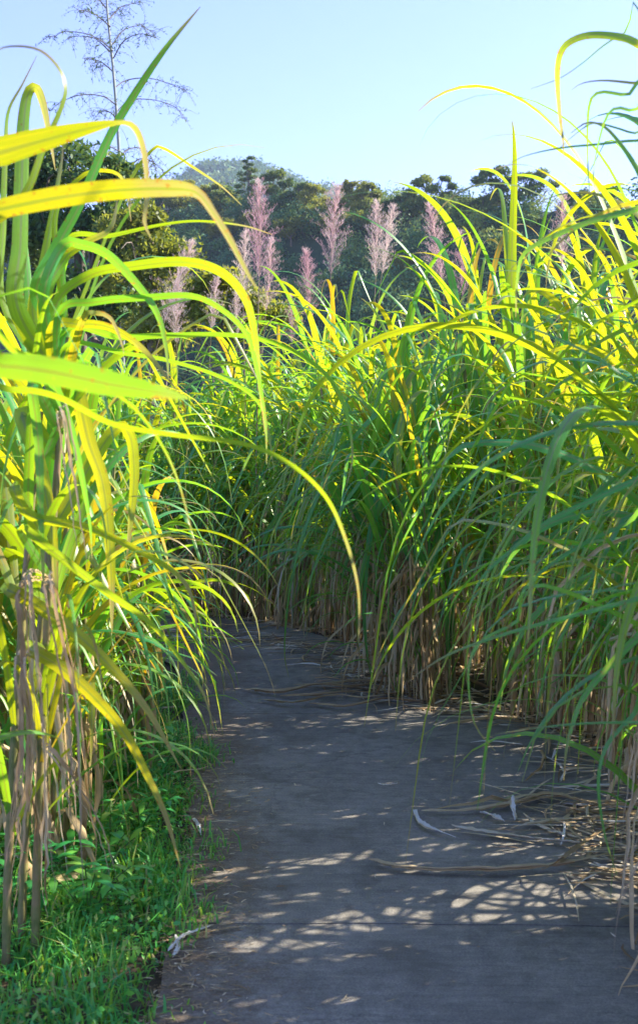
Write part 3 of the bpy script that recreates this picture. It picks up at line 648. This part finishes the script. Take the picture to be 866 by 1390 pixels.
def litter():
    mb=MB()
    def bit(x,y,L_,w,r=None):
        az=rng.uniform(0,6.3) if rng.random()<.5 else rng.normal()*.4
        n=4; s=np.linspace(0,1,n)
        pts=np.array([x,y,rng.uniform(.004,.016)])+np.outer(s*L_,[math.cos(az),math.sin(az),0])+np.outer(np.sin(s*3.1),[rng.normal()*.08*L_,rng.normal()*.08*L_,rng.uniform(0,.05)*L_])
        sd=np.tile([-math.sin(az),math.cos(az),rng.normal()*.25],(n,1))
        ribbon(mb,pts,sd,np.array([.4,1,.9,.2])*w,rng.random() if r is None else r,fold=rng.uniform(-.2,.6))
    for _ in range(3200):                # crumbs along the left edge
        y=rng.uniform(1.5,6.5); e=edge_x(y); x=e+abs(rng.normal())*.13-.03
        bit(x,y,rng.uniform(.006,.04)*(3 if rng.random()<.05 else 1),rng.uniform(.0015,.006),rng.beta(1.2,2.6))
    for _ in range(900):                 # thatch along the right edge
        y=rng.uniform(2.6,9.3); e=float(np.interp(y,pr[:,1],pr[:,0])); x=e-abs(rng.normal())*.14+.06
        bit(x,y,rng.uniform(.03,.22),rng.uniform(.004,.016))
    for _ in range(110):                 # drift of longer leaves by the near right canes
        y=4.05+abs(rng.normal())*.8; e=float(np.interp(y,pr[:,1],pr[:,0])); x=e-.25-abs(rng.normal())*.16
        bit(x,y,rng.uniform(.15,.5),rng.uniform(.006,.018))
    for _ in range(850):                 # band in front of the far bend
        t=rng.random(); p=spline([(-2.2,10.9,0),(-1,10.3,0),(.2,9.3,0),(.4,8.0,0),(1.0,7.0,0)],50)[int(t*49)]
        bit(p[0]+rng.normal()*.15-.1,p[1]+rng.normal()*.18-.15,rng.uniform(.08,.4),rng.uniform(.006,.02))
    for _ in range(160):
        y=rng.uniform(2.6,9.5); x=rng.uniform(-.5,1.2); bit(x,y,rng.uniform(.01,.05),rng.uniform(.002,.006))
    tag(mb.build('leaf_litter',M['litter']),'crumbled dry leaf litter scattered along both edges of the path','leaf litter',kind='stuff')
litter()
def dry_leaf(pts,W,rnd,lab,name='dry_leaf',mat='litter',tw=.3):
    w=np.array([G(px,py,z) for px,py,z in pts]); org=w.mean(0).copy(); org[2]=0
    n=26; c=spline(w-org,n); c[:,2]+=np.abs(rng.normal(size=n))*.002
    tan=np.gradient(c,axis=0); sd=np.cross(tan,[0,0,1.]); sd/=np.linalg.norm(sd,axis=1,keepdims=True)+1e-9
    sd=twist(c,sd,tw*np.sin(np.linspace(0,5,n)+rng.uniform(0,6)))
    mb=MB(); q_=np.linspace(0,1,n); wd=W*1.15*np.minimum(1,np.minimum(.25+q_*9,.15+(1-q_)*4))*(1+.22*np.sin(np.linspace(0,11,n)+rng.uniform(0,6))); jag=1+.18*rng.normal(size=n); ribbon(mb,c,sd,wd*.62*jag,rnd,fold=rng.uniform(.3,.8))
    c2=c+np.outer(np.sin(np.linspace(0,rng.uniform(2,5),n)+rng.uniform(0,6)),sd[n//2])*W*.35+[0,0,.003]; a0=rng.integers(0,5); a1=n-rng.integers(0,8)
    ribbon(mb,c2[a0:a1],sd[a0:a1],(wd*.4*(1+.3*rng.normal(size=n)))[a0:a1],max(0,rnd-.25),fold=-.6)
    o=mb.build(name,M[mat]); o.location=org
    sol=o.modifiers.new('s','SOLIDIFY'); sol.thickness=.0012
    tag(o,lab,'dry leaf','dry cane leaves fallen on the path'); return o
dry_leaf([(500,1168,.012),(540,1178,.014),(620,1182,.014),(700,1180,.02),(770,1172,.02),(825,1160,.03)],.036,.55,'longest dry brown cane leaf lying across the path in front')
dry_leaf([(562,1100,.01),(572,1118,.015),(592,1128,.015),(618,1137,.012)],.022,1.0,'silvery white curled leaf scrap with a bent end, left of the other dry leaves')
dry_leaf([(613,1122,.012),(650,1130,.016),(700,1136,.014),(750,1142,.014),(815,1148,.02)],.024,.8,'slender grey-green dry leaf between the long brown leaf and the pile')
dry_leaf([(572,1102,.01),(640,1100,.015),(700,1090,.02),(760,1082,.02),(830,1096,.03)],.030,.6,'straw coloured leaf with a pointed left tip along the back of the pile')
dry_leaf([(700,1090,.02),(745,1079,.03),(800,1090,.03),(850,1100,.04)],.026,.45,'brown leaf topping the pile by the right canes')
dry_leaf([(652,1104,.01),(668,1108,.02),(685,1116,.01)],.026,1.0,'small white crumpled scrap left of the upright white one')
dry_leaf([(696,1080,.07),(697,1095,.035),(699,1114,.008)],.022,1.0,'short white scrap standing up from the pile')
dry_leaf([(705,1122,.01),(760,1114,.02),(830,1108,.03)],.018,.7,'thin straw leaf along the front of the pile')
dry_leaf([(830,1122,.06),(800,1140,.05),(760,1170,.03),(735,1182,.01)],.024,.3,'dark brown leaf leaning from the right canes down to the long leaf')
dry_leaf([(262,1112,.01),(268,1120,.015),(273,1134,.01)],.018,1.0,'little white scrap at the left edge of the path')
dry_leaf([(228,1292,.01),(250,1272,.02),(285,1258,.02)],.014,1.0,'pale leaf strip in the bottom left beside the soil patch')
dry_leaf([(235,1300,.01),(242,1285,.015),(238,1270,.02)],.016,.95,'short pale strip lying nearest the bottom left grass')
dry_leaf([(250,1272,.01),(300,1263,.01),(335,1258,.01)],.008,.6,'thin brown stick pointing right from the pale strips')
dry_leaf([(513,1064,.01),(525,1066,.01),(540,1064,.01)],.010,1.0,'tiny white chip in the middle of the path')
for k,(a,b_,r,lab) in enumerate([(330,935,.5,'green-brown dry leaf bundle strand farthest left in the heap by the corner'),(380,945,.35,'dark drying strand in front of the corner heap'),(350,950,.6,'long olive strand curving through the corner heap'),(400,930,.7,'pale strand on top of the corner heap'),(420,955,.4,'brown strand at the near side of the corner heap')]):
    dry_leaf([(a,b_,.015),(a+50,b_+4-6*(k%2),.03),(a+100,b_-6,.035),(a+150,b_-3,.03),(a+190,b_-10,.02)],.035,r,lab)

# ------------------------------------------------------------------ hills
def Dr(X): return 118-.75*X                                   # distance of the ridge
def ridge_z(X):
    D=Dr(X); px=X/D*F+CX
    py=np.interp(px,[-400,0,200,260,330,400,470,540,600,700,800,1000,1400],[320,285,280,277,278,274,276,282,284,282,276,266,290])
    return EYE+(HY-py)/F*D
def hillz(X,Y):
    D=Dr(X); zr=ridge_z(X); u=(Y-D)
    z=np.where(u<0, zr+u*.82+ .0*u, zr-.0012*u*u-.6*u)
    z=z+1.0*wav(X,Y,.16,21)*np.clip((-u)/20,0,1)
    return np.maximum(z,-.5)
tag(grid_mesh('hill',np.linspace(-95,95,120),np.linspace(55,230,130),hillz,M['hill_soil']),kind='structure')
def farz(X,Y):
    D=620.; px=X/D*F+CX
    py=np.interp(px,[-600,150,215,240,262,290,320,360,420,470,520,570,640,1000],[360,300,262,240,222,212,217,232,252,268,280,288,290,290])
    zr=EYE+(HY-py)/F*D; u=(Y-D)
    return np.maximum(np.where(u<0,zr+u*.75,zr-u*.35)+6*wav(X,Y,.05,5,3)+2.0*wav(X,Y,.35,6,3),-2)
tag(grid_mesh('far_hill',np.linspace(-330,330,260),np.linspace(400,860,150),farz,M['far_wood']),kind='structure')
def crown_pts(c,rad,nl,n,lobe=.5):
    """points spread through a few lobes of an uneven crown"""
    out=[]
    c=np.asarray(c,float); rad=np.asarray(rad,float)
    for k in range(nl):
        d=rng.normal(size=3); d/=np.linalg.norm(d); d[2]=abs(d[2])*.9-.15
        lc=c+d*rad*rng.uniform(.35,.8); lr=rad*lobe*rng.uniform(.6,1.1)
        m=n//nl; e=rng.normal(size=(m,3)); e/=np.linalg.norm(e,axis=1,keepdims=True)
        out.append(lc+e*lr*(rng.uniform(.2,1.0,(m,1))**.6*rng.uniform(.8,1.3,(m,1))))
    return np.concatenate(out)
def canopy():
    mb=MB(); k=0
    for X in np.arange(-62,64,2.6):
        D=Dr(X)
        for u in np.arange(-34,1.5,2.5):
            x=X+rng.normal()*1.0; y=D+u+rng.normal()*1.0; y=min(y,Dr(x)+1); kk=rng.random()
            px=x/y*F+CX
            if px<150 or px>960: continue
            z=float(hillz(np.array([x]),np.array([y]))[0]); r=rng.uniform(1.3,2.9)
            if u>-3: r*=.8
            cp=crown_pts((x,y,z+r*.55),(r,r,r*.95),7,640,.55)
            cards(mb,cp,rng.uniform(.10,.19),np.clip(kk**1.3*.9+rng.normal(size=len(cp))*.1,0,1),.7)
    tag(mb.build('hillside_wood',M['canopy'],smooth=False),'dark wooded slope covering the hill behind the cane field','wood',kind='stuff')
canopy()
def far_canopy():
    mb=MB()
    xs=rng.uniform(-130,120,2600); ys=620-abs(rng.normal(size=2600))*28+4
    z=farz(xs,ys)
    for k in range(26):
        sel=slice(k*100,(k+1)*100); n=100
        cen=np.repeat(np.stack([xs[sel],ys[sel],z[sel]+1.5],1),24,0)+rng.normal(size=(2400,3))*[2.2,2.2,1.6]
        cards(mb,cen,1.0,rng.random(2400)*.6,.8)
    tag(mb.build('far_hill_wood',M['canopy'],smooth=False),'bluish wood covering the distant hill behind the ridge','wood',kind='stuff')
far_canopy()

# ------------------------------------------------------------------ trees
def tree(name,label,base,h,crowns,mat,trunk_r=.15,leaf=.2,n=2600,cat='tree',group=None,nl=7,limbs=True,lobe=.5,bark='bark'):
    """crowns: list of (dx,dy,z,rx,rz) lobes relative to the base"""
    root=empty(name,tuple(base)); tb=MB(); cb=MB()
    top=max(c[2] for c in crowns)
    mid=np.array([np.mean([c[0] for c in crowns])*.4,0,top*.5])
    tr=spline([(0,0,-2.6 if h>1.9 and trunk_r<.18 and group in ('trees along the ridge',) else -.3),(mid[0]*.4,0,top*.25),tuple(mid),(mid[0]*1.4,0,top*.95)],10); tube(tb,tr,np.linspace(trunk_r,trunk_r*.35,10),7)
    for (dx,dy,z,rx,rz) in crowns:
        s=tr[rng.integers(3,8)]; e=np.array([dx,dy,z]); q=spline([s,s*.5+e*.5+[0,0,-.08*h],e],7)
        tube(tb,q,np.linspace(trunk_r*.5,trunk_r*.08,7),5)
        for k in range(4):
            e2=e+rng.normal(size=3)*[rx*.5,rx*.5,rz*.5]; tube(tb,spline([q[4],(q[4]+e2)/2+[0,0,.05*h],e2],5),np.linspace(trunk_r*.2,trunk_r*.05,5),4)
        cp=crown_pts(e,(rx,rx,rz),nl,n,lobe)*1.0+rng.normal(size=3)*.05
        cards(cb,cp,leaf,np.clip(rng.beta(2,2)*.5+.25+rng.normal(size=len(cp))*.12,0,1),.6)
    tb.build('trunk',M[bark],root); cb.build('crown',M[mat],root,smooth=False)
    tag(root,label,cat,group); return root
def on_ridge(px,dy=0):
    X=(px-CX)/F*115
    for _ in range(8): X=(px-CX)/F*(Dr(X)+dy)
    Y=Dr(X)+dy; return (X,Y,float(hillz(np.array([X]),np.array([Y]))[0])+.7)
g='trees along the ridge'
s=1/13.  # m per photo px near 115 m
tree('tree','open crowned ridge tree with spreading flat tufts, middle of the skyline',on_ridge(582,-2),4.2,[(-1.7,0,1.9,1.0,.9),(-1.1,0,3.0,.7,.7),(-.3,.3,3.2,.9,.8),(.5,0,2.3,1.1,.9),(1.5,-.2,3.5,.6,.45),(2.2,.2,2.7,.6,.5),(1.9,.2,1.9,.9,.6),(2.6,0,1.5,.6,.5),(-.9,0,1.2,1.2,.8),(.9,0,1.1,1.1,.7)],'tree',.10,.17,420,group=g,nl=9,lobe=.62)
tree('tree','round topped ridge tree with bare fork showing, right of the middle',on_ridge(682,-2),4.5,[(-2.1,0,3.0,.75,.6),(-1.4,.2,3.7,.7,.55),(-.8,0,2.9,.5,.5),(.1,0,4.0,.9,.8),(.7,0,3.2,.8,.8),(-.2,0,2.3,.7,.7),(-.6,0,1.4,1.1,.8),(1.2,0,1.5,1.1,1.0)],'tree',.10,.17,420,group=g,nl=9,lobe=.62)
tree('tree','broad leafy ridge tree half hidden behind the right canes',on_ridge(722,-1),3.6,[(-.8,0,2.6,1.1,.8),(.6,0,2.9,1.2,.8),(1.6,0,1.9,1.1,.8),(0,0,1.4,1.4,.9)],'tree',.12,.13,800,group=g,nl=5)
tree('tree','sparse upright ridge tree rising highest on the left of the ridge',on_ridge(337,-3),6.2,[((-1)**k*rng.uniform(.25,.55)*(6.6-z)*.42,0,z,rng.uniform(.35,.6)*(1+.22*(6-z)),rng.uniform(.22,.38)) for k,z in enumerate(np.linspace(5.9,1.9,13))],'tree',.09,.13,230,group=g,nl=5,lobe=.65)
tree('tree','dense bushy ridge tree beside the upright sparse one',on_ridge(368,-2),4.4,[(-.6,0,3.0,1.1,.8),(.8,0,3.4,1.2,.8),(1.8,0,2.4,1.1,.8),(0,0,1.8,1.8,1.0)],'tree',.15,.14,1100,group=g)
for px,h_,mt,lab in [(405,2.9,'tree','dark ridge tree left of the tallest plume row gap'),(425,2.7,'tree_pale','pale green ridge tree behind the bent tip plume'),(478,3.6,'tree_pale','sunlit broad ridge tree above the middle plumes'),(505,2.9,'tree_pale','smaller sunlit ridge tree right of the broad one'),
      (545,2.2,'tree','low dark ridge tree at the dip of the skyline'),(640,2.0,'tree','low round ridge tree between the two open crowned trees'),(655,2.2,'tree','small dark ridge tree just left of the bare forked tree'),(290,3.0,'tree_pale','olive ridge tree below the distant blue hill'),(255,3.2,'tree_pale','yellowish ridge tree near the left end of the ridge'),(225,3.0,'tree','dark ridge tree at the left end of the ridge'),(310,2.8,'tree','round ridge tree left of the upright sparse one'),(790,2.6,'tree','ridge tree behind the tall right canes')]:
    tree('tree',lab,on_ridge(px,-3),h_,[(rng.uniform(-1.2,-.4),0,h_*rng.uniform(.6,.8),rng.uniform(.8,1.3),.8),(rng.uniform(.3,1.2),.2,h_*rng.uniform(.65,.95),rng.uniform(.7,1.2),.7),(rng.uniform(-.4,.4),0,h_*rng.uniform(.7,1.05),.8,.6),(0,0,h_*.35,1.9,1.2),(-1.3,0,h_*.3,1.3,.9),(1.4,0,h_*.35,1.3,.9)],mt,.12,.13,800,group=g)
def on_slope(px,u):
    X=(px-CX)/F*110
    for _ in range(8): X=(px-CX)/F*(Dr(X)+u)
    Y=Dr(X)+u; return (X,Y,float(hillz(np.array([X]),np.array([Y]))[0])+.6)
g2='pale trees on the slope'
for px,u,r,lab in [(455,-7,1.6,'pale green tree high on the slope above the middle'),(500,-6,1.7,'yellowish tree high on the slope right of the middle'),(543,-12,1.3,'bright lone bush on the upper slope'),(395,-8,1.8,'olive tree on the slope behind the tall plumes'),(430,-5,1.5,'round olive tree near the top of the slope'),(300,-9,1.8,'olive tree on the slope under the distant hill'),(345,-7,1.6,'olive tree on the slope below the upright tree')]:
    tree('tree',lab,on_slope(px,u),2.5,[(-.5*r,0,r*1.0,r*.8,r*.55),(.5*r,0,r*1.1,r*.8,r*.6),(0,0,r*.6,r,r*.6)],'tree_pale',.1,.13,900,group=g2)
# dark trees standing behind the left canes, 20-26 m off
def gt(px,d): return ((px-CX)/F*d,d,-.1)
def blob(px,py,d,rx,rz): q=P(px,py,d); return (q[0],q[1],q[2],rx,rz)
def tree_at(name,label,px,d,bl,mat,**k):
    b=gt(px,d); cr=[(q[0]-b[0],q[1]-b[1],q[2]-b[2],rx,rz) for q,rx,rz in [(P(x,y,dd),rx,rz) for x,y,dd,rx,rz in bl]]
    return tree(name,label,b,max(c[2] for c in cr),cr,mat,**k)
tree_at('tree','large dark feathery tree behind the left canes',120,24,[(40,260,24,1.3,.8),(100,235,24,1.2,.8),(150,255,23.5,1.0,.7),(60,330,24,1.5,1.0),(130,320,23,1.3,1.0),(175,340,23,1.0,.9),(10,330,24,1.4,1.),(90,410,23,1.5,1.1),(165,420,23,1.2,.9),(20,430,24,1.5,1.)],'tree',trunk_r=.2,leaf=.075,n=2600,group='trees behind the left canes',nl=9)
tree_at('tree','lighter bushy tree behind the left canes, right of the dark feathery one',205,21,[(185,300,21,.8,.6),(215,350,21,.75,.7),(190,390,21,.9,.8),(235,420,21,.7,.6),(205,460,21,.9,.7)],'tree_pale',trunk_r=.12,leaf=.06,n=1800,group='trees behind the left canes',nl=8)
tree_at('bush','sunlit yellow-green bush behind the pink plumes',300,17,[(260,400,17,.5,.4),(300,385,17,.45,.4),(330,415,17,.5,.4),(280,440,17,.6,.4),(370,430,17.5,.45,.35),(230,440,17,.5,.4),(335,450,17,.6,.4)],'tree_pale',trunk_r=.06,leaf=.045,n=1600,cat='bush',nl=8)
# tall bare flowering culm (feathery branches)
def feather_culm():
    d=27.; root=empty('bamboo',tuple(P(168,640,d)*[1,1,0]+[0,0,-.05])); o=np.array(root.location)
    cb=MB(); ln=spline([np.array([(168-CX)/F*d,d,-.05])-o,P(165,300,d)-o,P(162,215,d)-o,P(158,150,d)-o,P(153,88,d)-o,P(148,40,d)-o,P(145,5,d)-o,P(144,-30,d)-o],60)
    tube(cb,ln,np.linspace(.07,.022,60)*(1+.12*(np.arange(60)%3==0)),8); cb.build('culm',M['pale_culm'],root)
    def branch(pp,dd=0):
        w=np.array([P(x,y,d+z*1.8)-o for x,y,z in pp]); c=spline(w,22); bb=MB(); tube(bb,c,np.linspace(.017,.006,22),5); fb=MB()
        for k in range(3,22):
            for j in range(2 if k<17 else 4):
                if rng.random()<.3: continue
                L_=rng.uniform(.15,.62); v=rng.normal(size=3)*[.7,.9,.35]; v[2]-=.25; v/=np.linalg.norm(v)
                e=c[k]+v*L_; q=spline([c[k],c[k]+v*L_*.5+[0,0,.04],e-[0,0,.06]],6); tube(bb,q,np.linspace(.005,.003,6),3)
                cards(fb,q[2:]+rng.normal(size=(4,3))*.02,.045,rng.random(4)*.5,.3)
        bo=bb.build('branch',M['twig'],root); fb.build('leaves',M['tree'],bo,smooth=False)
    for pp in [[(153,68,0),(138,55,-.3),(118,45,-.5),(88,42,-.6),(72,50,-.7)],[(150,70,0),(130,52,.3),(110,48,.5),(92,50,.5)],[(150,35,0),(128,18,-.3),(105,12,-.6)],[(148,25,0),(165,8,.3),(190,2,.5)],[(152,60,0),(168,40,.2),(190,34,.4),(206,42,.5)],
               [(154,78,0),(168,55,-.2),(190,45,-.4),(212,50,-.4)],[(152,95,0),(135,82,.3),(112,78,.5)],[(156,118,0),(172,108,.2),(200,105,.3),(228,112,.4),(252,122,.4)],[(159,150,0),(178,135,.3),(210,135,.5),(238,145,.5),(249,160,.5)],
               [(158,142,0),(140,130,-.3),(110,128,-.5),(82,138,-.6),(68,150,-.6)],[(161,165,0),(150,152,.2),(138,150,.4),(128,160,.4)],[(146,12,0),(130,-5,.3),(110,-8,.5)],[(163,210,0),(180,200,.3),(200,205,.4),(212,230,.4)],[(163,205,0),(140,195,-.3),(120,200,-.4),(108,215,-.4)],[(166,240,0),(190,215,.2),(215,225,.3),(232,250,.3)]]:
        branch(pp)
    tag(root,'tall bare stemmed bamboo with feathery drooping twigs against the sky','bamboo')
feather_culm()

def haze():
    x0,x1,y0,y1,z0,z1=-1000,1000,-400,1400,-4,240
    v=[(x,y,z) for z in (z0,z1) for y in (y0,y1) for x in (x0,x1)]
    me=bpy.data.meshes.new('haze'); me.from_pydata(v,[],[(0,2,3,1),(4,5,7,6),(0,1,5,4),(2,6,7,3),(0,4,6,2),(1,3,7,5)])
    m,nt,out=new('haze_air'); pv=nt.nodes.new('ShaderNodeVolumePrincipled'); pv.inputs['Color'].default_value=(.62,.78,1,1)
    pv.inputs['Density'].default_value=.00035; pv.inputs['Anisotropy'].default_value=.2; nt.links.new(pv.outputs[0],out.inputs['Volume'])
    me.materials.append(m); o=bpy.data.objects.new('haze',me); col.objects.link(o); tag(o,'thin bluish air between the field and the distant hills','haze',kind='stuff')
haze()
# ------------------------------------------------------------------ light, sky, camera
Ld=np.array([math.cos(SUN_EL)*math.cos(SUN_AZ),math.cos(SUN_EL)*math.sin(SUN_AZ),math.sin(SUN_EL)])
from mathutils import Vector
su=bpy.data.lights.new('sun','SUN'); su.energy=4.6; su.angle=R(.5); su.color=(1,.90,.72)
so=bpy.data.objects.new('sun',su); col.objects.link(so); so.rotation_euler=Vector(tuple(Ld)).to_track_quat('Z','Y').to_euler()
w=bpy.data.worlds.new('World'); sc.world=w; w.use_nodes=True; nt=w.node_tree
for n in list(nt.nodes): nt.nodes.remove(n)
sky=nt.nodes.new('ShaderNodeTexSky'); sky.sky_type='NISHITA'; sky.sun_disc=False; sky.sun_elevation=SUN_EL; sky.sun_rotation=R(90)-SUN_AZ
sky.air_density=.9; sky.dust_density=.15; sky.ozone_density=3.2; sky.altitude=300
bg=nt.nodes.new('ShaderNodeBackground'); bg.inputs[1].default_value=.13; wo=nt.nodes.new('ShaderNodeOutputWorld')
nt.links.new(mixc(nt,1.0,sky.outputs[0],(.79,.69,.97),'MULTIPLY'),bg.inputs[0]); nt.links.new(bg.outputs[0],wo.inputs[0])

cam=bpy.data.cameras.new('camera'); co=bpy.data.objects.new('camera',cam); col.objects.link(co); sc.camera=co
co.location=(0,0,EYE); co.rotation_euler=(R(90),0,0)
cam.sensor_fit='HORIZONTAL'; cam.sensor_width=36; cam.lens=36*F/866; cam.shift_y=-(695-HY)/866; cam.clip_end=3000; cam.clip_start=.05
cam.dof.use_dof=True; cam.dof.focus_distance=7.5; cam.dof.aperture_fstop=9
sc.view_settings.view_transform='Standard'; sc.view_settings.look='None'; sc.view_settings.gamma=1; sc.view_settings.exposure=1.85
sc.render.engine='CYCLES'; cy=sc.cycles
cy.max_bounces=9; cy.diffuse_bounces=7; cy.glossy_bounces=2; cy.transmission_bounces=5; cy.transparent_max_bounces=4
cy.sample_clamp_indirect=6; cy.use_denoising=True; cy.caustics_reflective=False; cy.caustics_refractive=False
